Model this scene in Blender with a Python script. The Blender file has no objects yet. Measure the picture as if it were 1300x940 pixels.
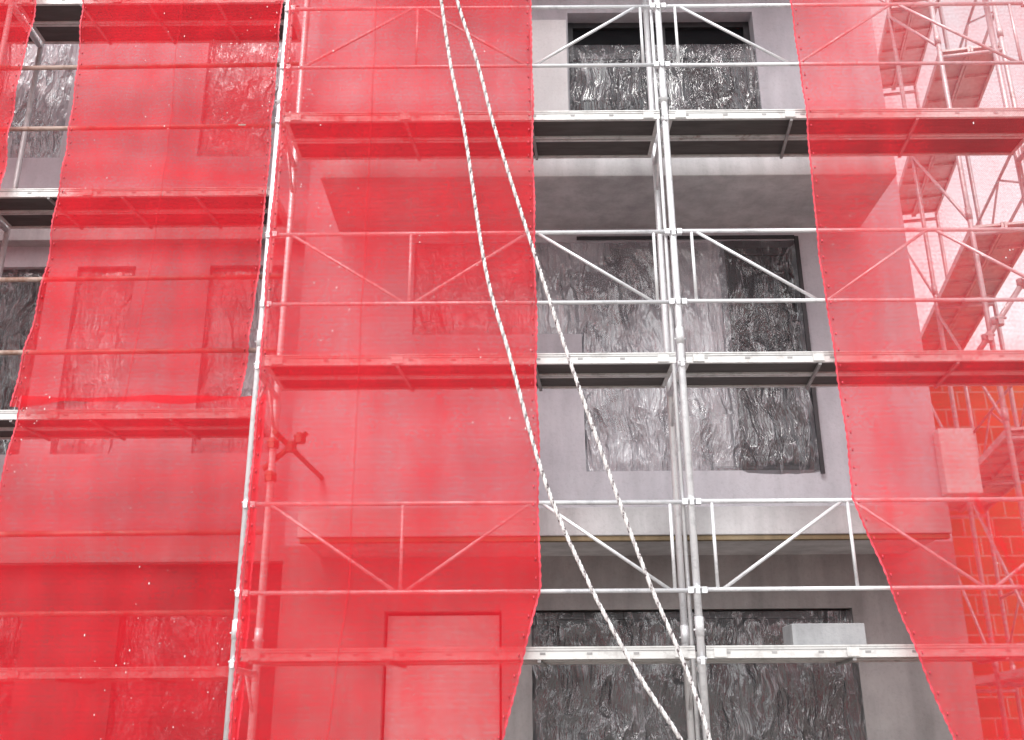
import bpy, math, random
from mathutils import Vector, Matrix, noise
random.seed(7)
sc = bpy.context.scene
R = math.radians

# ------------------------------------------------------------------ helpers
class MB:
    def __init__(s): s.v=[]; s.f=[]; s.sm=[]
    def quad(s,a,b,c,d,sm=False):
        i=len(s.v); s.v+= [tuple(a),tuple(b),tuple(c),tuple(d)]; s.f.append((i,i+1,i+2,i+3)); s.sm.append(sm)
    def box(s,x0,x1,y0,y1,z0,z1):
        i=len(s.v)
        s.v+=[(x0,y0,z0),(x1,y0,z0),(x1,y1,z0),(x0,y1,z0),(x0,y0,z1),(x1,y0,z1),(x1,y1,z1),(x0,y1,z1)]
        for f in [(0,3,2,1),(4,5,6,7),(0,1,5,4),(1,2,6,5),(2,3,7,6),(3,0,4,7)]:
            s.f.append(tuple(i+k for k in f)); s.sm.append(False)
    def obox(s,c,ax,ay,az,hx,hy,hz):
        i=len(s.v); c=Vector(c)
        for sz in(-1,1):
            for sx,sy in((-1,-1),(1,-1),(1,1),(-1,1)):
                s.v.append(tuple(c+ax*hx*sx+ay*hy*sy+az*hz*sz))
        for f in [(0,3,2,1),(4,5,6,7),(0,1,5,4),(1,2,6,5),(2,3,7,6),(3,0,4,7)]:
            s.f.append(tuple(i+k for k in f)); s.sm.append(False)
    def tube(s,a,b,r,n=12,caps=True):
        a=Vector(a); b=Vector(b); d=(b-a).normalized()
        u=d.orthogonal().normalized(); w=d.cross(u)
        i=len(s.v)
        for p in(a,b):
            for k in range(n):
                t=2*math.pi*k/n
                s.v.append(tuple(p+u*math.cos(t)*r+w*math.sin(t)*r))
        for k in range(n):
            k2=(k+1)%n
            s.f.append((i+k,i+k2,i+n+k2,i+n+k)); s.sm.append(True)
        if caps:
            s.f.append(tuple(i+k for k in reversed(range(n)))); s.sm.append(False)
            s.f.append(tuple(i+n+k for k in range(n))); s.sm.append(False)
    def sweep(s,pts,r,n=8):
        i=len(s.v); N=len(pts)
        for j,p in enumerate(pts):
            a=pts[max(j-1,0)]; b=pts[min(j+1,N-1)]
            d=(Vector(b)-Vector(a)).normalized()
            u=d.cross(Vector((0,1,0))).normalized(); w=d.cross(u)
            for k in range(n):
                t=2*math.pi*k/n
                s.v.append(tuple(Vector(p)+u*math.cos(t)*r+w*math.sin(t)*r))
        for j in range(N-1):
            for k in range(n):
                k2=(k+1)%n
                s.f.append((i+j*n+k,i+j*n+k2,i+(j+1)*n+k2,i+(j+1)*n+k)); s.sm.append(True)
    def build(s,name,mat,parent=None,bevel=0):
        me=bpy.data.meshes.new(name); me.from_pydata(s.v,[],s.f); me.update()
        me.polygons.foreach_set('use_smooth',s.sm)
        me.materials.append(mat)
        ob=bpy.data.objects.new(name,me); sc.collection.objects.link(ob)
        if parent: ob.parent=parent
        if bevel:
            m=ob.modifiers.new('bevel','BEVEL'); m.width=bevel; m.segments=2; m.limit_method='ANGLE'
        return ob

def empty(name):
    e=bpy.data.objects.new(name,None); sc.collection.objects.link(e); e.empty_display_size=.2; return e

def wall(mb,x0,x1,z0,z1,y,t,holes):
    xs=sorted({x0,x1,*[h[0] for h in holes],*[h[1] for h in holes]}); xs=[x for x in xs if x0<=x<=x1]
    zs=sorted({z0,z1,*[h[2] for h in holes],*[h[3] for h in holes]}); zs=[z for z in zs if z0<=z<=z1]
    nx,nz=len(xs)-1,len(zs)-1
    def solid(i,j):
        if i<0 or j<0 or i>=nx or j>=nz: return False
        cx=(xs[i]+xs[i+1])/2; cz=(zs[j]+zs[j+1])/2
        return not any(h[0]<cx<h[1] and h[2]<cz<h[3] for h in holes)
    Y=y+t
    for i in range(nx):
        for j in range(nz):
            if not solid(i,j): continue
            a,b,c,d=xs[i],xs[i+1],zs[j],zs[j+1]
            mb.quad((a,y,c),(b,y,c),(b,y,d),(a,y,d)); mb.quad((b,Y,c),(a,Y,c),(a,Y,d),(b,Y,d))
            if not solid(i-1,j): mb.quad((a,Y,c),(a,y,c),(a,y,d),(a,Y,d))
            if not solid(i+1,j): mb.quad((b,y,c),(b,Y,c),(b,Y,d),(b,y,d))
            if not solid(i,j-1): mb.quad((a,Y,c),(b,Y,c),(b,y,c),(a,y,c))
            if not solid(i,j+1): mb.quad((a,y,d),(b,y,d),(b,Y,d),(a,Y,d))

# ------------------------------------------------------------------ materials
def newmat(name):
    m=bpy.data.materials.new(name); m.use_nodes=True
    nt=m.node_tree; nt.nodes.clear()
    out=nt.nodes.new('ShaderNodeOutputMaterial')
    return m,nt,out
def coords(nt,scale=(1,1,1),rot=(0,0,0)):
    tc=nt.nodes.new('ShaderNodeTexCoord'); mp=nt.nodes.new('ShaderNodeMapping')
    mp.inputs['Scale'].default_value=scale; mp.inputs['Rotation'].default_value=rot
    nt.links.new(tc.outputs['Object'],mp.inputs['Vector']); return mp.outputs['Vector']
def noi(nt,vec,scale,detail=5,rough=.55,dist=0):
    n=nt.nodes.new('ShaderNodeTexNoise'); n.inputs['Scale'].default_value=scale
    n.inputs['Detail'].default_value=detail; n.inputs['Roughness'].default_value=rough; n.inputs['Distortion'].default_value=dist
    nt.links.new(vec,n.inputs['Vector']); return n.outputs['Fac']
def ramp(nt,fac,stops):
    r=nt.nodes.new('ShaderNodeValToRGB'); e=r.color_ramp.elements
    while len(e)<len(stops): e.new(.5)
    for k,(p,c) in enumerate(stops):
        e[k].position=p; e[k].color=(*c,1) if len(c)==3 else c
    nt.links.new(fac,r.inputs['Fac']); return r.outputs['Color']
def mth(nt,op,a,b=None,c=None,clamp=False):
    m=nt.nodes.new('ShaderNodeMath'); m.operation=op; m.use_clamp=clamp
    for k,x in enumerate((a,b,c)):
        if x is None: continue
        if isinstance(x,(int,float)): m.inputs[k].default_value=x
        else: nt.links.new(x,m.inputs[k])
    return m.outputs[0]
def mixc(nt,f,a,b,mode='MIX'):
    m=nt.nodes.new('ShaderNodeMix'); m.data_type='RGBA'; m.blend_type=mode
    for k,x in ((0,f),(6,a),(7,b)):
        if isinstance(x,(int,float)): m.inputs[k].default_value=x
        elif isinstance(x,tuple): m.inputs[k].default_value=(*x,1)
        else: nt.links.new(x,m.inputs[k])
    return m.outputs[2]
def bump(nt,h,s,d=.01):
    b=nt.nodes.new('ShaderNodeBump'); b.inputs['Strength'].default_value=s; b.inputs['Distance'].default_value=d
    nt.links.new(h,b.inputs['Height']); return b.outputs['Normal']
def pbsdf(nt,out,col,rough=.7,metal=0,normal=None):
    p=nt.nodes.new('ShaderNodeBsdfPrincipled')
    if isinstance(col,tuple): p.inputs['Base Color'].default_value=(*col,1)
    else: nt.links.new(col,p.inputs['Base Color'])
    if isinstance(rough,(int,float)): p.inputs['Roughness'].default_value=rough
    else: nt.links.new(rough,p.inputs['Roughness'])
    p.inputs['Metallic'].default_value=metal
    if normal is not None: nt.links.new(normal,p.inputs['Normal'])
    nt.links.new(p.outputs[0],out.inputs[0]); return p

def plaster(name,c0,c1,c2,stain=.35):
    m,nt,out=newmat(name); v=coords(nt); vs=coords(nt,(2.2,2.2,.35))
    a=noi(nt,v,1.3,5,.6); b=noi(nt,vs,2.4,4,.6); f=noi(nt,v,38,3,.7)
    col=ramp(nt,a,[(.32,c0),(.5,c1),(.68,c2)])
    st=ramp(nt,b,[(.38,(1-stain,)*3),(.6,(1,1,1))])
    col=mixc(nt,1,col,st,'MULTIPLY')
    sp=ramp(nt,f,[(.3,(.9,.9,.9)),(.5,(1,1,1))])
    col=mixc(nt,1,col,sp,'MULTIPLY')
    pbsdf(nt,out,col,.9,0,bump(nt,f,.35,.005)); return m
M_wall=plaster('grey_render',(.44,.43,.47),(.51,.50,.54),(.57,.56,.60),.13)
M_mid=plaster('slab_shade_render',(.25,.24,.24),(.31,.30,.30),(.37,.36,.36),.2)  # wall render darkened: shade below the balcony slab painted into the colour
M_dark=plaster('deep_shade_render',(.09,.08,.08),(.13,.12,.12),(.19,.18,.18),.3)  # shade of the left ground storey put into the wall colour
M_slab=plaster('cast_concrete',(.38,.37,.38),(.48,.47,.48),(.56,.55,.56),.2)
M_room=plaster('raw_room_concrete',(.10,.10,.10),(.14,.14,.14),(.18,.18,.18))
M_foam=plaster('white_foam_board',(.62,.62,.63),(.68,.68,.69),(.74,.74,.75),.08)
M_bit=plaster('bitumen_coating',(.008,.008,.008),(.013,.013,.014),(.02,.02,.021),.3)
M_block=plaster('aerated_concrete',(.26,.26,.27),(.33,.33,.34),(.40,.40,.41),.2)
M_wool=plaster('formwork_timber',(.16,.12,.07),(.22,.16,.09),(.28,.22,.14),.3)

def steel(name,base,dirt,metal=.55,rust=.0):
    m,nt,out=newmat(name); v=coords(nt); a=noi(nt,v,9,5,.7); c=noi(nt,v,2.7,5,.75)
    col=ramp(nt,a,[(.30,dirt),(.5,base)])
    f=ramp(nt,c,[(.64-rust,(0,0,0)),(.72-rust,(1,1,1))])
    col=mixc(nt,mth(nt,'MULTIPLY',f,.7),col,(.20,.085,.05))
    rg=ramp(nt,a,[(.3,(.5,)*3),(.7,(.32,)*3)])
    pbsdf(nt,out,col,rg,metal,bump(nt,a,.12,.002)); return m
M_steel=steel('galvanised_steel',(.72,.72,.74),(.50,.50,.52),.4,-.05)
M_steel2=steel('worn_galvanised_steel',(.55,.55,.56),(.36,.36,.36),.3,.03)
M_rust=steel('rusty_tube',(.42,.31,.27),(.26,.16,.13),.15,.14)
M_edge=steel('deck_edge_profile',(.58,.57,.56),(.38,.36,.35),.2,.02)
M_lug=steel('rusty_coupler',(.28,.17,.13),(.16,.09,.07),.2,.25)

m,nt,out=newmat('deck_plywood'); v=coords(nt,(1,6,1)); a=noi(nt,v,3,5,.7)
pbsdf(nt,out,ramp(nt,a,[(.3,(.05,.043,.042)),(.7,(.09,.08,.078))]),.8,0,bump(nt,a,.2)); M_ply=m
m,nt,out=newmat('deck_rib_steel'); v=coords(nt); pbsdf(nt,out,ramp(nt,noi(nt,v,7),[(.3,(.22,.21,.21)),(.7,(.36,.35,.35))]),.6,.2); M_rib=m
m,nt,out=newmat('anthracite_window_frame'); v=coords(nt); pbsdf(nt,out,ramp(nt,noi(nt,v,12),[(.3,(.02,.02,.023)),(.7,(.04,.04,.044))]),.4); M_frame=m
m,nt,out=newmat('white_window_frame'); v=coords(nt); pbsdf(nt,out,ramp(nt,noi(nt,v,12),[(.3,(.5,.5,.51)),(.7,(.66,.66,.67))]),.4); M_wframe=m
m,nt,out=newmat('glass_pane'); v=coords(nt); p=pbsdf(nt,out,(.01,.011,.013),.08,0,bump(nt,noi(nt,v,1.5,2),.08)); p.inputs['Specular IOR Level'].default_value=.3; M_glass=m

def foil(name,milky,rough,bd,ridgew=.12,droplets=.3,refl=1.0,base_r=.0):
    m,nt,out=newmat(name)
    v=coords(nt,(1.7,.3,.42),(0,.35,0)); v2=coords(nt)
    w=nt.nodes.new('ShaderNodeTexNoise'); w.inputs['Scale'].default_value=1.6; w.inputs['Detail'].default_value=2
    nt.links.new(v2,w.inputs['Vector'])
    vm=nt.nodes.new('ShaderNodeVectorMath'); vm.operation='MULTIPLY_ADD'
    nt.links.new(w.outputs['Color'],vm.inputs[0]); vm.inputs[1].default_value=(.35,)*3; nt.links.new(v,vm.inputs[2])
    a=noi(nt,vm.outputs[0],4.5,4,.5)
    r=mth(nt,'ABSOLUTE',mth(nt,'SUBTRACT',a,.5))
    h=mth(nt,'ADD',mth(nt,'MULTIPLY',r,-1.3),mth(nt,'MULTIPLY',a,.5))
    nb=bump(nt,h,1.0,bd)
    c=noi(nt,v2,1.4,3,.6)
    ridge=mth(nt,'MULTIPLY',ramp(nt,r,[(0,(1,1,1)),(.018,(0,0,0))]),ramp(nt,c,[(.42,(.1,.1,.1)),(.6,(1,1,1))]))
    tr=nt.nodes.new('ShaderNodeBsdfTransparent'); tr.inputs[0].default_value=(.93,.93,.94,1)
    df=nt.nodes.new('ShaderNodeBsdfDiffuse'); df.inputs[0].default_value=(.74,.73,.79,1)
    gl=nt.nodes.new('ShaderNodeBsdfGlossy'); gl.inputs['Roughness'].default_value=rough; gl.inputs[0].default_value=(1,1,1,1)
    nt.links.new(nb,gl.inputs['Normal']); nt.links.new(nb,df.inputs['Normal'])
    mk=ramp(nt,c,[(.35,(milky*.5,)*3),(.62,(milky,)*3)])
    if droplets:
        dr=noi(nt,v2,95,1,.5); mk=mth(nt,'ADD',mk,mth(nt,'MULTIPLY',ramp(nt,dr,[(.6,(0,0,0)),(.68,(1,1,1))]),droplets))
    mk=mth(nt,'ADD',mk,mth(nt,'MULTIPLY',ridge,ridgew),clamp=True)
    s1=nt.nodes.new('ShaderNodeMixShader'); nt.links.new(mk,s1.inputs[0]); nt.links.new(tr.outputs[0],s1.inputs[1]); nt.links.new(df.outputs[0],s1.inputs[2])
    fr=nt.nodes.new('ShaderNodeFresnel'); fr.inputs['IOR'].default_value=1.5; nt.links.new(nb,fr.inputs['Normal'])
    ff=mth(nt,'MULTIPLY_ADD',fr.outputs[0],refl,base_r,clamp=True)
    s2=nt.nodes.new('ShaderNodeMixShader'); nt.links.new(ff,s2.inputs[0]); nt.links.new(s1.outputs[0],s2.inputs[1]); nt.links.new(gl.outputs[0],s2.inputs[2])
    nt.links.new(s2.outputs[0],out.inputs[0]); return m
M_foilm=foil('milky_plastic_foil',.55,.17,.11,.16,.14,1.6,.04)
M_foilc=foil('clear_plastic_foil',.09,.15,.13,.28,0,1.5,.03)

def netmat(name,off,dark=1.0):
    m,nt,out=newmat(name)
    tc=nt.nodes.new('ShaderNodeTexCoord'); sp=nt.nodes.new('ShaderNodeSeparateXYZ'); nt.links.new(tc.outputs['UV'],sp.inputs[0])
    at=nt.nodes.new('ShaderNodeAttribute'); at.attribute_name='cover'
    vx,vz=sp.outputs[0],sp.outputs[1]
    wx=mth(nt,'SINE',mth(nt,'MULTIPLY',vx,2*math.pi/.0165)); wz=mth(nt,'SINE',mth(nt,'MULTIPLY',vz,2*math.pi/.0145))
    weave=mth(nt,'MULTIPLY',wx,wz); line=mth(nt,'SINE',mth(nt,'MULTIPLY',vz,2*math.pi/.037))
    fine=noi(nt,tc.outputs['Object'],75,1,.8)
    c=mth(nt,'ADD',at.outputs['Fac'],off)
    c=mth(nt,'ADD',c,mth(nt,'MULTIPLY',weave,.17)); c=mth(nt,'ADD',c,mth(nt,'MULTIPLY',line,.02))
    c=mth(nt,'ADD',c,mth(nt,'MULTIPLY',mth(nt,'SUBTRACT',fine,.5),.45),clamp=True)
    col=mixc(nt,at.outputs['Fac'],(.84*dark,.050*dark,.070*dark),(.70*dark,.014*dark,.024*dark))
    df=nt.nodes.new('ShaderNodeBsdfDiffuse'); tl=nt.nodes.new('ShaderNodeBsdfTranslucent'); tr=nt.nodes.new('ShaderNodeBsdfTransparent')
    nt.links.new(col,df.inputs[0]); nt.links.new(col,tl.inputs[0])
    s1=nt.nodes.new('ShaderNodeMixShader'); s1.inputs[0].default_value=.35
    nt.links.new(df.outputs[0],s1.inputs[1]); nt.links.new(tl.outputs[0],s1.inputs[2])
    s2=nt.nodes.new('ShaderNodeMixShader'); nt.links.new(c,s2.inputs[0]); nt.links.new(tr.outputs[0],s2.inputs[1]); nt.links.new(s1.outputs[0],s2.inputs[2])
    nt.links.new(s2.outputs[0],out.inputs[0]); return m
M_net=netmat('red_mesh_netting',.0)
m,nt,out=newmat('red_net_hem'); v=coords(nt)
pbsdf(nt,out,ramp(nt,noi(nt,v,40,2),[(.35,(.40,.015,.03)),(.65,(.66,.06,.09))]),.7); M_hem=m
m,nt,out=newmat('plaster_specks'); v=coords(nt); pbsdf(nt,out,ramp(nt,noi(nt,v,20,2),[(.3,(.6,.5,.5)),(.7,(.8,.76,.76))]),.9); M_speck=m

m,nt,out=newmat('orange_brickwork')
tc=nt.nodes.new('ShaderNodeTexCoord'); sp=nt.nodes.new('ShaderNodeSeparateXYZ'); cb=nt.nodes.new('ShaderNodeCombineXYZ')
nt.links.new(tc.outputs['Object'],sp.inputs[0]); nt.links.new(sp.outputs[0],cb.inputs[0]); nt.links.new(sp.outputs[2],cb.inputs[1])
bk=nt.nodes.new('ShaderNodeTexBrick'); nt.links.new(cb.outputs[0],bk.inputs['Vector'])
bk.inputs['Color1'].default_value=(.46,.14,.05,1); bk.inputs['Color2'].default_value=(.33,.09,.04,1); bk.inputs['Mortar'].default_value=(.38,.28,.22,1)
bk.inputs['Scale'].default_value=1; bk.inputs['Brick Width'].default_value=.37; bk.inputs['Row Height'].default_value=.24; bk.inputs['Mortar Size'].default_value=.012
pbsdf(nt,out,mixc(nt,.6,bk.outputs[0],ramp(nt,noi(nt,coords(nt),6),[(.3,(.7,.7,.7)),(.7,(1,1,1))]),'MULTIPLY'),.85); M_brick=m

def ropemat(name,c1,c2):
    m,nt,out=newmat(name); v=coords(nt); a=noi(nt,v,55,2,.6)
    pbsdf(nt,out,ramp(nt,a,[(.42,c1),(.5,c2)]),.8); return m
M_ropeA=ropemat('white_rope_strand',(.55,.53,.53),(.74,.72,.71))
M_ropeB=ropemat('flecked_rope_strand',(.09,.065,.07),(.45,.42,.42))
m,nt,out=newmat('site_gravel'); v=coords(nt); pbsdf(nt,out,ramp(nt,noi(nt,v,3,6,.7),[(.3,(.24,.22,.2)),(.7,(.40,.38,.35))]),.95,0,bump(nt,noi(nt,v,30,3),.5,.03)); M_ground=m

# ------------------------------------------------------------------ ground
mb=MB(); mb.quad((-600,-600,0),(600,-600,0),(600,600,0),(-600,600,0)); mb.build('ground',M_ground)

# ------------------------------------------------------------------ building
B=empty('residential_building')
YF,YL=8.70,9.0
ZP=.95
holesC=[(.14,2.74,1.05,2.5),(-1.05,-.1,1.05,2.5),(-.89,.62,4.89,5.8),(.62,2.62,3.64,5.8),(.58,2.44,6.7,8.35),(.2,2.6,9.8,11.4)]
mb=MB(); wall(mb,-1.9,3.64,3.03,12,YF,.3,holesC)
holesL=[(-5.6,-4.37,3.9,5.72),(-4.1,-3.55,3.9,5.72),(-2.85,-2.1,3.9,5.72),(-3.1,-2.2,6.9,8.7),(-5.2,-4.45,6.9,8.7),(-3.3,-2.3,1.05,2.55),(-5,-4.1,1.05,2.55),(-8,-6.6,3.9,5.72),(-8,-6.6,6.9,8.7),(-3.9,-2.5,9.8,11.3)]
wall(mb,-12,-1.9,3.03,12,YL,.3,holesL)
mb.box(3.34,3.638,9.0,13.0,ZP,12); mb.box(-12,-11.7,9.3,13,ZP,12)
mb.build('facade_walls',M_wall,B)
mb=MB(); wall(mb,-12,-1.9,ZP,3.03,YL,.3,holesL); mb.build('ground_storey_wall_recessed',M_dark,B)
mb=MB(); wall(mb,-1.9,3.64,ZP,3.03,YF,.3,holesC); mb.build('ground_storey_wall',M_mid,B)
mb=MB(); mb.box(-1.92,3.66,8.675,8.99,0,ZP); mb.box(-12.02,-1.925,8.975,9.28,0,ZP); mb.box(3.36,3.66,8.995,13,0,ZP)
mb.build('bitumen_plinth',M_bit,B)
mb=MB()
for z in (2.93,5.93,8.93):
    mb.box(-1.60,3.24,7.72,8.72,z,z+.21)
mb.build('balcony_slabs',M_slab,B,.008)
mb=MB()
for z in (2.93,5.93,8.93):
    mb.box(-11.98,-1.905,8.86,9.02,z,z+.2)
mb.build('string_courses',M_slab,B,.006)
mb=MB(); mb.box(-1.58,3.22,7.735,7.80,2.895,2.928); mb.build('slab_formwork_strip',M_wool,B)
mb=MB()
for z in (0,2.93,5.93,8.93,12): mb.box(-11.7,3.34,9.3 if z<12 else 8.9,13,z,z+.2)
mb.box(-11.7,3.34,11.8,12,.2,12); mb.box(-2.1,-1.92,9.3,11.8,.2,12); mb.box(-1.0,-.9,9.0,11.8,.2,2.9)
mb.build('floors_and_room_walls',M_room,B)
def winframe(mb,x0,x1,z0,z1,y,mull=(),t=.06,tr=()):
    d=.07
    mb.box(x0,x0+t,y,y+d,z0,z1); mb.box(x1-t,x1,y,y+d,z0,z1)
    mb.box(x0+t,x1-t,y+.002,y+d-.002,z0,z0+t); mb.box(x0+t,x1-t,y+.002,y+d-.002,z1-t,z1)
    for q in mull: mb.box(q-t/2,q+t/2,y+.004,y+d-.004,z0+t,z1-t)
    for (a,b,z) in tr: mb.box(a,b,y+.006,y+d-.006,z-t/2,z+t/2)
mb=MB(); gl=MB()
winframe(mb,.62,2.62,3.64,5.8,8.86,(1.32,1.98),.07)
winframe(mb,-.89,.615,4.89,5.8,8.86,(-.15,),.06)
winframe(mb,.58,2.44,6.7,8.35,8.86,(1.55,),.06,((.64,2.38,7.95),))
winframe(mb,.14,2.74,1.05,2.5,8.86,(1.0,1.85),.06)
for h in holesL: winframe(mb,h[0],h[1],h[2],h[3],9.16,((h[0]+h[1])/2,) if h[1]-h[0]>.9 else (),.06)
mb.build('window_frames',M_frame,B)
for h in holesL: gl.quad((h[0]+.05,9.19,h[2]+.05),(h[1]-.05,9.19,h[2]+.05),(h[1]-.05,9.19,h[3]-.05),(h[0]+.05,9.19,h[3]-.05))
for a in ((.62,1.32,3.64,5.8),(1.98,2.62,3.64,5.8),(-.89,.62,4.89,5.8),(.58,2.44,6.7,8.35),(.14,2.74,1.05,2.5)):
    gl.quad((a[0]+.05,8.90,a[2]+.05),(a[1]-.05,8.90,a[2]+.05),(a[1]-.05,8.90,a[3]-.05),(a[0]+.05,8.90,a[3]-.05))
gl.build('window_glass',M_glass,B)
mb=MB(); mb.box(1.74,1.90,8.80,8.85,3.7,5.74); mb.box(1.40,1.66,8.97,9.0,3.7,5.70); mb.box(-1.03,-.12,8.80,8.84,1.08,2.47)
mb.build('door_leaf_panels',M_wframe,B)
def foilsheet(name,x0,x1,z0,z1,y,seed,amp,mat):
    st=.025; nx=max(2,int((x1-x0)/st)); nz=max(2,int((z1-z0)/st)); V=[];F=[]
    for j in range(nz+1):
        for i in range(nx+1):
            x=x0+(x1-x0)*i/nx; z=z0+(z1-z0)*j/nz
            p=Vector((x*2.2+seed,z*1.1,seed*.7)); q=Vector((x*6+seed+z*2,z*2.6,seed))
            w=(1-abs(noise.noise(p))*2)*.7+(1-abs(noise.noise(q))*2)*.3
            e=min(1,min(x-x0,x1-x,z-z0,z1-z)/.12+.15)
            V.append((x,y-w*amp*e,z))
    for j in range(nz):
        for i in range(nx):
            a=j*(nx+1)+i; F.append((a,a+1,a+nx+2,a+nx+1))
    me=bpy.data.meshes.new(name); me.from_pydata(V,[],F); me.update(); me.polygons.foreach_set('use_smooth',[True]*len(F)); me.materials.append(mat)
    ob=bpy.data.objects.new(name,me); sc.collection.objects.link(ob); ob.parent=B
foilsheet('door_foil',.60,1.96,3.62,5.82,8.74,1,.05,M_foilm)
foilsheet('door_foil',1.90,2.66,3.60,5.80,8.71,5,.07,M_foilc)
foilsheet('window_foil',-.91,.64,4.87,5.82,8.735,9,.03,M_foilm)
foilsheet('window_foil',.56,2.46,6.68,7.98,8.73,14,.05,M_foilc)
foilsheet('window_foil',.12,2.76,1.03,2.48,8.73,21,.05,M_foilc)
for k,h in enumerate(holesL[:7]): foilsheet('window_foil',h[0],h[1],h[2],h[3],9.06,30+k,.04,M_foilc if k in(0,5,6) else M_foilm)
mb=MB(); mb.box(2.60,2.635,8.655,8.675,3.6,5.82); mb.box(.6,2.6,8.655,8.675,5.80,5.83)
mb.build('foil_battens',M_frame,B)
mb=MB(); mb.box(.20,.56,8.58,8.68,6.2,8.18); mb.build('leaning_insulation_board',M_foam,B,.01)
mb=MB(); mb.box(3.60,3.90,8.56,8.69,3.40,3.96); mb.build('corner_insulation_board',M_foam,B,.01)

BK=empty('brick_house')
mb=MB(); wall(mb,4.9,14,0,6.05,13.3,.36,[(7.6,8.8,3.4,4.9)]); mb.box(13.64,14,13.66,20,0,6.05); mb.box(4.9,5.26,13.66,20,0,6.05); mb.box(4.9,14,20,20.3,0,6.05)
mb.build('brick_walls',M_brick,BK)
mb=MB(); mb.box(4.8,14.1,13.2,20.4,6.053,6.25); mb.build('concrete_ring_beam',M_slab,BK)

# ------------------------------------------------------------------ scaffolding
def deck(edge,under,rib,x0,x1,y0,y1,z,nrib=5):
    n=2; w=(y1-y0)/n
    for k in range(n):
        a=y0+k*w+.006; b=y0+(k+1)*w-.006
        edge.box(x0,x1,a,a+.028,z-.035,z+.035); edge.box(x0,x1,b-.028,b,z-.035,z+.035)
        edge.box(x0,x0+.03,a+.028,b-.028,z-.03,z+.03); edge.box(x1-.03,x1,a+.028,b-.028,z-.03,z+.03)
        under.box(x0+.03,x1-.03,a+.028,b-.028,z-.022,z+.012)
    for q in range(1,nrib):
        xx=x0+(x1-x0)*q/nrib; yc=(y0+y1)/2
        ax=Vector((.06,.6,0)).normalized()
        rib.obox((xx,yc,z-.045),ax.cross(Vector((0,0,1))),ax,Vector((0,0,1)),.011,(y1-y0)/2-.01,.009)
    edge.box(x0,x1,y0+.001,y0+.006,z+.033,z+.042)
    for q in range(int((x1-x0)/.30)):
        xx=x0+.12+q*.30
        rib.box(xx,xx+.035,y0+.0035,y0+.008,z-.008,z+.006)
    rib.box(x0,x1,y0+.003,y0+.0058,z+.014,z+.019)
    for xx in (x0+.05,x1-.13,x0+.9):
        edge.box(xx,xx+.08,y0-.004,y0+.006,z-.028,z+.026)

def coupler(mb,x,y,z,s=1):
    mb.tube((x,y,z-.022*s),(x,y,z+.022*s),.032*s,12)
    mb.box(x-.014*s,x+.014*s,y-.046*s,y-.03*s,z-.028*s,z+.028*s)
    mb.tube((x-.026*s,y-.04*s,z+.01),(x+.03*s,y-.04*s,z+.01),.008*s,8)

S=empty('scaffolding')
posts=[-1.79,1.195,4.195,7.2]
st=MB(); rl=MB(); ed=MB(); ud=MB(); rb=MB(); lg=MB()
FY,BY=6.96,7.58
for x in posts:
    for y in (FY,BY):
        st.tube((x,y,.05),(x,y,10.2),.025,16)
        st.box(x-.07,x+.07,y-.07,y+.07,0.004,.014); st.tube((x,y,.014),(x,y,.35),.019,10); st.tube((x,y,.3),(x,y,.34),.04,10)
        for z in (2.22,4.22,6.22,8.22):
            st.tube((x,y,z-.07),(x,y,z+.05),.0295,16); st.tube((x-.04,y,z-.03),(x+.04,y,z-.03),.006,8)
    for z in (2.0,4.0,6.0,8.0,10.0):
        st.tube((x,FY,z-.035),(x,BY,z-.035),.022,12)
        st.tube((x,FY,z-.30),(x,FY+.26,z-.045),.012,8); st.tube((x,BY,z-.30),(x,BY-.26,z-.045),.012,8)
x=1.195
st.tube((x-.050,FY+.035,1.2),(x-.050,FY+.035,10.2),.014,12)
for z in (2.0,2.44,3.02,4.0,4.47,5.02,6.0,6.49,7.04): 
    for x in posts[:3]: coupler(st,x,FY,z+.0,.92)
st.build('posts_and_frames',M_steel,S)
rails=[(2.44,3.02),(4.47,5.03),(6.49,7.05),(8.47,9.03)]
bays=[([-1.66,-.74,.155,1.05],{0:'UDUD',1:'UDUD',2:'DUDU',3:'UDUD'},[1,3]),
      ([1.33,2.24,3.10,4.03],{0:'DUDU',1:'UDUD',2:'UDUD',3:'DUDU'},[0,1,3]),
      ([4.35,5.25,6.1,7.0],{0:'DUDU',1:'UDUD',2:'UDUD',3:'DUDU'},[0,1,3])]
for bi,(nd,pat,vert) in enumerate(bays):
    xa,xb=posts[bi],posts[bi+1]
    for r,(zl,zu) in enumerate(rails):
        j=lambda:random.uniform(-.005,.005)
        yy=FY-.012
        rl.tube((xa+.02,yy,zl+j()),(xb-.02,yy,zl+j()),.0145,12); rl.tube((xa+.02,yy,zu+j()),(xb-.02,yy,zu+j()),.0155,12)
        for k in vert:
            if bi>=1 and k==1 and r!=0: continue
            rl.tube((nd[k],yy,zl),(nd[k],yy,zu),.012,10)
        p=pat[r]
        for k in range(3):
            za=zu if p[k]=='U' else zl; zb=zu if p[k+1]=='U' else zl
            rl.tube((nd[k]+.03,yy,za),(nd[k+1]-.03,yy,zb),.012,10)
        for xx in (xa+.045,xb-.045):
            for z in (zl,zu): rl.box(xx-.018,xx+.018,yy-.02,yy+.018,z-.022,z+.018)
    for z in (2.05,4.05,6.05,8.05):
        deck(ed,ud,rb,xa+.035,xb-.035,FY+.0+.012,BY-.005,z,3)
rl.build('guard_rails',M_steel,S)
lg.tube((-1.72,7.3,3.62),(-1.62,8.7,3.60),.02,12); lg.tube((-1.86,7.62,3.42),(-1.55,7.62,3.70),.02,12)
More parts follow.
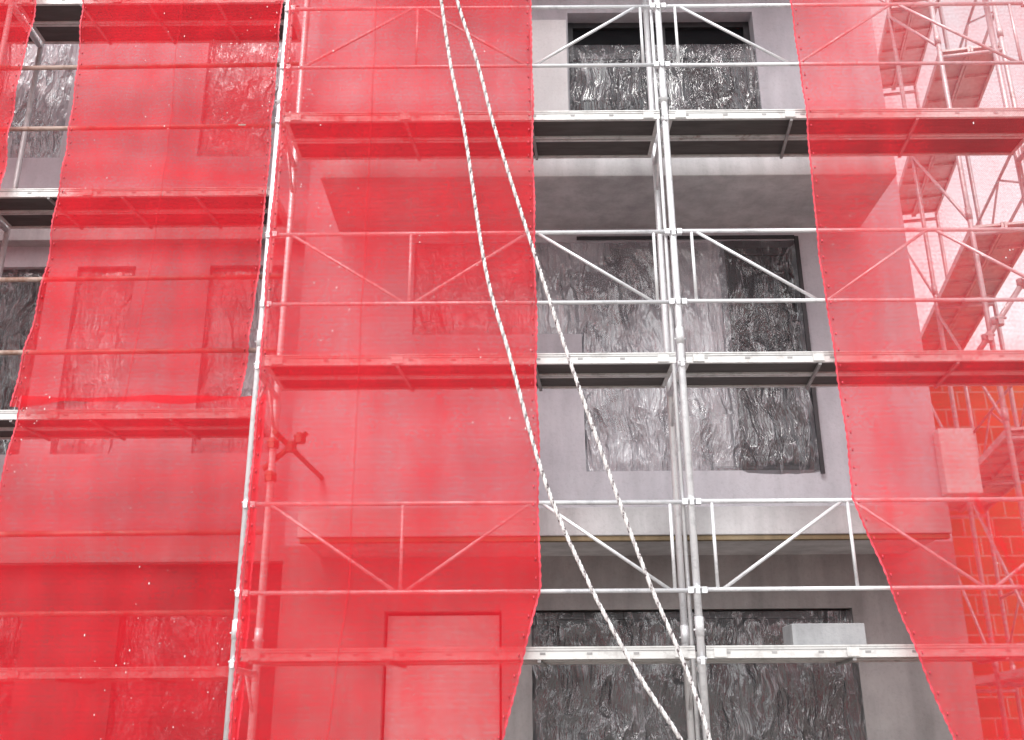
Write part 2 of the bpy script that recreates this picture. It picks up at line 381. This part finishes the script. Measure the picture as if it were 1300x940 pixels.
for p in ((-1.79,7.58,3.6),(-1.66,7.6,3.58),(-1.6,7.62,3.65),(-1.79,7.58,3.35)): coupler(lg,*p,1.35)
lg.build('wall_ties',M_lug,S)
ed.build('deck_frames',M_edge,S); ud.build('deck_boards',M_ply,S); rb.build('deck_ribs',M_rib,S)

S2=empty('scaffolding')
st=MB(); rl=MB(); ed=MB(); ud=MB(); rb=MB()
FY2,BY2=7.96,8.60; pl=[-10.0,-7.2,-4.62,-2.02]
for x in pl:
    for y in (FY2,BY2):
        st.tube((x,y,.02),(x,y,10.2),.025,14)
        for z in (2.2,4.2,6.2,8.2): st.tube((x,y,z-.07),(x,y,z+.05),.03,14)
    for z in (1.98,3.98,5.98,7.98): st.tube((x,FY2,z-.08),(x,BY2,z-.08),.022,12)
    for z in (2.42,4.47,6.52,5.1,7.15): coupler(st,x,FY2,z)
st.build('posts_and_frames',M_steel2,S2)
for k in range(3):
    xa,xb=pl[k],pl[k+1]
    for z in (3.0,2.42,4.47,5.12,6.56,7.2,8.5,9.1): rl.tube((xa-.12,FY2-.02+random.uniform(-.01,.01),z+random.uniform(-.008,.008)),(xb+.12,FY2-.045,z+random.uniform(-.008,.008)),.021,12)
    for z in (2.0,3.96,5.95,7.97): deck(ed,ud,rb,xa+.03,xb-.03,FY2+.012,BY2-.005,z,4)
rl.build('guard_rails',M_rust,S2); ed.build('deck_frames',M_edge,S2); ud.build('deck_boards',M_ply,S2); rb.build('deck_ribs',M_rib,S2)

S3=empty('scaffolding')
st=MB(); ed=MB(); ud=MB()
ax=Vector((.2,1,0)).normalized(); px=Vector((1,-.2,0)).normalized(); O=Vector((4.68,8.9,0))
W=.30
for k in range(3):
    c=O+ax*(k*1.9)
    for s in(-1,1):
        p=c+px*W*s; st.tube(p+Vector((0,0,.02)),p+Vector((0,0,11)),.025,12)
        for z in (2.2,4.2,6.2,8.2): st.tube(p+Vector((0,0,z-.07)),p+Vector((0,0,z+.05)),.031,12)
    for z in (2,4,6,8,10): st.tube(c-px*W+Vector((0,0,z-.03)),c+px*W+Vector((0,0,z-.03)),.022,10)
for k in range(2):
    a=O+ax*(k*1.9); b=O+ax*((k+1)*1.9)
    for z in (2,4,6,8,10):
        for s in(1,):
            for dz in (.45,1.0): st.tube(a+px*W*s+Vector((0,0,z+dz)),b+px*W*s+Vector((0,0,z+dz)),.016,10)
            st.tube(a+px*W*s+Vector((0,0,z+.45)),(a+b)/2+px*W*s+Vector((0,0,z+1.0)),.0125,8)
            st.tube((a+b)/2+px*W*s+Vector((0,0,z+1.0)),b+px*W*s+Vector((0,0,z+.45)),.0125,8)
        st.tube(a-px*W+Vector((0,0,z+.1)),b+px*W*-1+Vector((0,0,z+1.9)),.016,10)
        for s in(-.5,.5):
            c=(a+b)/2+px*(W*s)+Vector((0,0,z+.05))
            ud.obox(c+Vector((0,0,.015)),px,ax,Vector((0,0,1)),.13,.92,.012)
            for q in(-1,1): ed.obox(c+px*.135*q,px,ax,Vector((0,0,1)),.012,.93,.035)
            for q in range(-2,3): ed.obox(c+ax*q*.42-Vector((0,0,.012)),px,ax,Vector((0,0,1)),.121,.014,.014)
st.tube((4.2,8.86,4.75),(4.78,8.86,5.5),.026,12)
coupler(st,4.42,8.86,5.04,1.7); coupler(st,4.72,8.86,5.42,1.7); coupler(st,4.3,8.86,4.88,1.5)
st.build('posts_and_rails',M_steel2,S3); ed.build('deck_frames',M_edge,S3); ud.build('deck_boards',M_edge,S3)

# ------------------------------------------------------------------ netting
def fbm(x,y,z):
    return noise.noise(Vector((x,y,z)))+.5*noise.noise(Vector((x*2.1,y*2.1,z+5)))+.25*noise.noise(Vector((x*4.3,y*4.3,z+9)))
def net(xl,xr,z0,z1,y,seed,bill=.035,bot=0.0,base=.5,crease=None,seams=(),thin=None):
    st=.03; W0=xr(z0+1)-xl(z0+1); nx=int(W0/st); nz=int((z1-z0)/st); V=[];F=[];UV=[];C=[]
    def pos(u,z,j):
        a,b=xl(z),xr(z); x=a+(b-a)*u
        zz=z+ (bot*noise.noise(Vector((x*1.7,seed,3))) * max(0,1-(z-z0)/.5))
        ed=min(u,1-u)*W0
        d=noise.noise(Vector((x*.9+seed,z*.8,seed)))*bill + noise.noise(Vector((x*4.2,z*.6+seed,1.3)))*bill*.7 + noise.noise(Vector((x*1.5,z*4+seed,7)))*bill*.4
        d+= .012*math.sin(z*2*math.pi/.5+seed)*max(0,1-ed/.25)
        x+= (.012*noise.noise(Vector((z*2.2,seed,u*3))))
        return (x,y+d,zz)
    for j in range(nz+1):
        z=z0+(z1-z0)*j/nz
        for i in range(nx+1):
            p=pos(i/nx,z,j); V.append(p); UV.append((p[0],z)); x=p[0]
            cv=base+.05*fbm(x*.8,z*.8,seed)+.09*fbm(x*4.2+.5*noise.noise(Vector((x,z,seed))),z*.55,seed+3)+.07*fbm(x*.6,z*5,seed+6)
            # diagonal pull creases
            t=noise.noise(Vector(((x+z*.5)*2.2,(z-x*.5)*.5,seed+20)))
            cv+=.10*max(0,1-abs(t)/.05)*max(0,noise.noise(Vector((x*.9,z*.9,seed+30))))*2
            # cloth gathered and tied at every deck
            for zd in (2.05,4.05,6.05,8.05):
                cv+=.07*math.exp(-((z-zd-.03*noise.noise(Vector((x*2,seed,zd))))/.07)**2)
            cv+=.06*max(0,(3.6-z)/2)
            if thin: cv-=thin(x,z)
            if crease:
                cx=crease(z)
                if cx is not None:
                    dd=x-cx; cv+=.22*math.exp(-(dd/.03)**2)+(.05 if dd>0 else 0)
            C.append(max(.15,min(.92,cv)))
    for j in range(nz):
        for i in range(nx):
            a=j*(nx+1)+i; F.append((a,a+1,a+nx+2,a+nx+1))
    me=bpy.data.meshes.new('safety_netting'); me.from_pydata(V,[],F); me.update(); me.polygons.foreach_set('use_smooth',[True]*len(F)); me.materials.append(M_net)
    uv=me.uv_layers.new(name='UVMap')
    for l in me.loops: uv.data[l.index].uv=UV[l.vertex_index]
    at=me.attributes.new('cover','FLOAT','POINT'); at.data.foreach_set('value',C)
    ob=bpy.data.objects.new('safety_netting',me); sc.collection.objects.link(ob)
    hv=MB()
    for side in (0,1):
        n2=int((z1-z0)/.012); s=-1 if side==0 else 1; prev=None
        for j in range(n2+1):
            z=z0+(z1-z0)*j/n2; p=pos(side,z,0)
            sca=abs(math.sin(math.pi*(z-z0)/.06))
            o=(p[0]+s*(.002+.007*sca),p[1]-.004,p[2]); i_=(p[0]-s*.007,p[1]-.004,p[2])
            if prev: hv.quad(prev[1],prev[0],o,i_) 
            prev=(o,i_)
        for j in range(int((z1-z0)/.12)):
            z=z0+.07+j*.12; p=pos(side,z,0)
            hv.tube((p[0]-s*.028,p[1]-.006,p[2]-.010),(p[0]-s*.028,p[1]-.006,p[2]+.010),.005,6)
    hv.build('hem',M_hem,ob)
    for su in seams:
        mbs=MB(); prev=None; n2=int((z1-z0)/.04)
        for j in range(n2+1):
            z=z0+(z1-z0)*j/n2; p=pos(su,z,0); cur=((p[0]-.006,p[1]-.012,p[2]),(p[0]+.006,p[1]-.012,p[2]))
            if prev: mbs.quad(prev[0],prev[1],cur[1],cur[0])
            prev=cur
        so_=mbs.build('seam',M_net,ob); a2=so_.data.attributes.new('cover','FLOAT','POINT'); a2.data.foreach_set('value',[.38]*len(so_.data.vertices)); so_.data.uv_layers.new(name='UVMap')
    sv=MB(); rr=random.Random(seed)
    for cl in range(6):
        cx=rr.uniform(0,1); cz=rr.uniform(z0,min(z1,7.5))
        for k in range(rr.randint(5,18)):
            u=min(.98,max(.02,cx+rr.gauss(0,.08))); z=min(z1-.1,max(z0+.05,cz+rr.gauss(0,.35))); p=pos(u,z,0); r=rr.uniform(.002,.006); q=rr.uniform(.6,2.2)
            sv.quad((p[0]-r,p[1]-.006,p[2]),(p[0],p[1]-.006,p[2]-r*q),(p[0]+r*.8,p[1]-.006,p[2]+r*.2),(p[0],p[1]-.006,p[2]+r*q))
    sv.build('plaster_specks',M_speck,ob)
    return ob
c=lambda v:(lambda z:v)
def lerp(a,b,t): t=max(0,min(1,t)); return a+(b-a)*t
net(c(-1.755),lambda z: .168 if z>2.45 else lerp(-.12,.168,(z-1.35)/1.1),1.12,9.6,6.87,3,.045,.05,.60,seams=(.36,))
net(lambda z: 2.25+.015*math.sin(z*2.2) if z>3.03 else lerp(2.76,2.25,(z-1.2)/1.83),lambda z:5.4,1.12,9.6,6.87,11,.045,.05,.51,
    lambda z:(lerp(3.62,3.05,(z-1.6)/1.45) if z<3.05 else None),
    thin=lambda x,z: .24*max(0,min(1,(x-2.9)/.5))*max(0,min(1,(z-3.6)/.8)))
net(lambda z:-3.88+.05*math.sin(z*1.3),lambda z:-2.08-.05*max(0,(5.2-z)),4.02,9.6,7.85,23,.07,.12,.61,seams=(.5,))
net(lambda z:-3.86+.04*math.sin(z*1.7),lambda z:-1.93,1.12,4.06,7.81,29,.06,.05,.60)
net(lambda z:-7.0,lambda z:-4.35,1.1,9.6,7.86,37,.05,.05,.62)

# ------------------------------------------------------------------ ropes
def catmull(P,n=24):
    out=[]
    for i in range(len(P)-1):
        p0=P[max(i-1,0)];p1=P[i];p2=P[i+1];p3=P[min(i+2,len(P)-1)]
        for k in range(n):
            t=k/n
            out.append(.5*((2*p1)+(p2-p0)*t+(2*p0-5*p1+4*p2-p3)*t*t+(3*p1-p0-3*p2+p3)*t*t*t))
    out.append(P[-1]); return out
def rope(P,seed):
    P=[Vector(p) for p in P]; c0=catmull(P,60)
    par=empty('rope')
    L=[0]
    for i in range(1,len(c0)): L.append(L[-1]+(c0[i]-c0[i-1]).length)
    n=int(L[-1]/.008); pts=[];k=0
    for i in range(n+1):
        d=L[-1]*i/n
        while k<len(L)-2 and L[k+1]<d: k+=1
        t=(d-L[k])/max(1e-6,L[k+1]-L[k]); pts.append(c0[k].lerp(c0[k+1],t))
    for s in range(3):
        path=[]
        for i,p in enumerate(pts):
            a=pts[max(i-1,0)];b=pts[min(i+1,n)]; dd=(b-a).normalized(); u=dd.cross(Vector((0,1,0))).normalized(); w=dd.cross(u)
            ph=2*math.pi*(i*.008/.10)+s*2*math.pi/3+seed
            path.append(p+u*math.cos(ph)*.0065+w*math.sin(ph)*.0065)
        mb=MB(); mb.sweep(path,.0074,6); mb.build('strand',M_ropeB if s==0 else M_ropeA,par)
Yr=6.70
r1=[(-.80,9.6),(-.72,8.6),(-.62,7.6),(-.535,6.93),(-.449,6.31),(-.338,5.72),(-.183,4.63),(-.02,3.99),(.205,3.12),(.471,2.46),(.738,1.94),(1.0,1.52),(1.17,1.2)]
r2=[(-.95,9.6),(-.74,8.6),(-.54,7.6),(-.41,6.93),(-.24,6.31),(-.105,5.72),(.194,4.63),(.376,3.99),(.64,3.12),(.853,2.46),(1.05,1.94),(1.17,1.5),(1.2,1.2)]
for k,r in enumerate((r1,r2)):
    rope([(x,Yr if z>1.3 else 6.92,z) for x,z in r],k*1.1)

mb=MB(); mb.box(1.82,2.30,7.08,7.34,2.094,2.235); o=mb.build('aerated_concrete_block',M_block,None,.006)

# ------------------------------------------------------------------ camera
cam=bpy.data.cameras.new('camera'); co=bpy.data.objects.new('camera',cam); sc.collection.objects.link(co)
cam.sensor_width=36; cam.lens=1325/1300*36; cam.shift_y=-45/1300; cam.clip_end=2000
co.matrix_world=Matrix.Translation((0,0,1.6))@Matrix.Rotation(R(90+20.7),4,'X')@Matrix.Rotation(R(-.4),4,'Z')
sc.camera=co

# ------------------------------------------------------------------ light
w=bpy.data.worlds.new('World'); sc.world=w; w.use_nodes=True; nt=w.node_tree
bg=nt.nodes['Background']; sky=nt.nodes.new('ShaderNodeTexSky'); sky.sky_type='NISHITA'; sky.sun_disc=False
sky.sun_elevation=R(52); sky.sun_rotation=R(200); sky.dust_density=4; sky.air_density=1.2
hs=nt.nodes.new('ShaderNodeHueSaturation'); hs.inputs['Saturation'].default_value=.12; hs.inputs['Value'].default_value=2.25
nt.links.new(sky.outputs[0],hs.inputs['Color']); nt.links.new(hs.outputs[0],bg.inputs[0]); bg.inputs[1].default_value=.15
sl=bpy.data.lights.new('sun','SUN'); sl.energy=.5; sl.angle=R(30); sl.color=(1,.97,.94)
so=bpy.data.objects.new('sun',sl); sc.collection.objects.link(so)
az=R(200); el=R(52); d=Vector((math.sin(az)*math.cos(el),math.cos(az)*math.cos(el),math.sin(el)))
so.rotation_euler=d.to_track_quat('Z','Y').to_euler()
sc.view_settings.view_transform='Standard'; sc.view_settings.look='None'; sc.view_settings.exposure=0
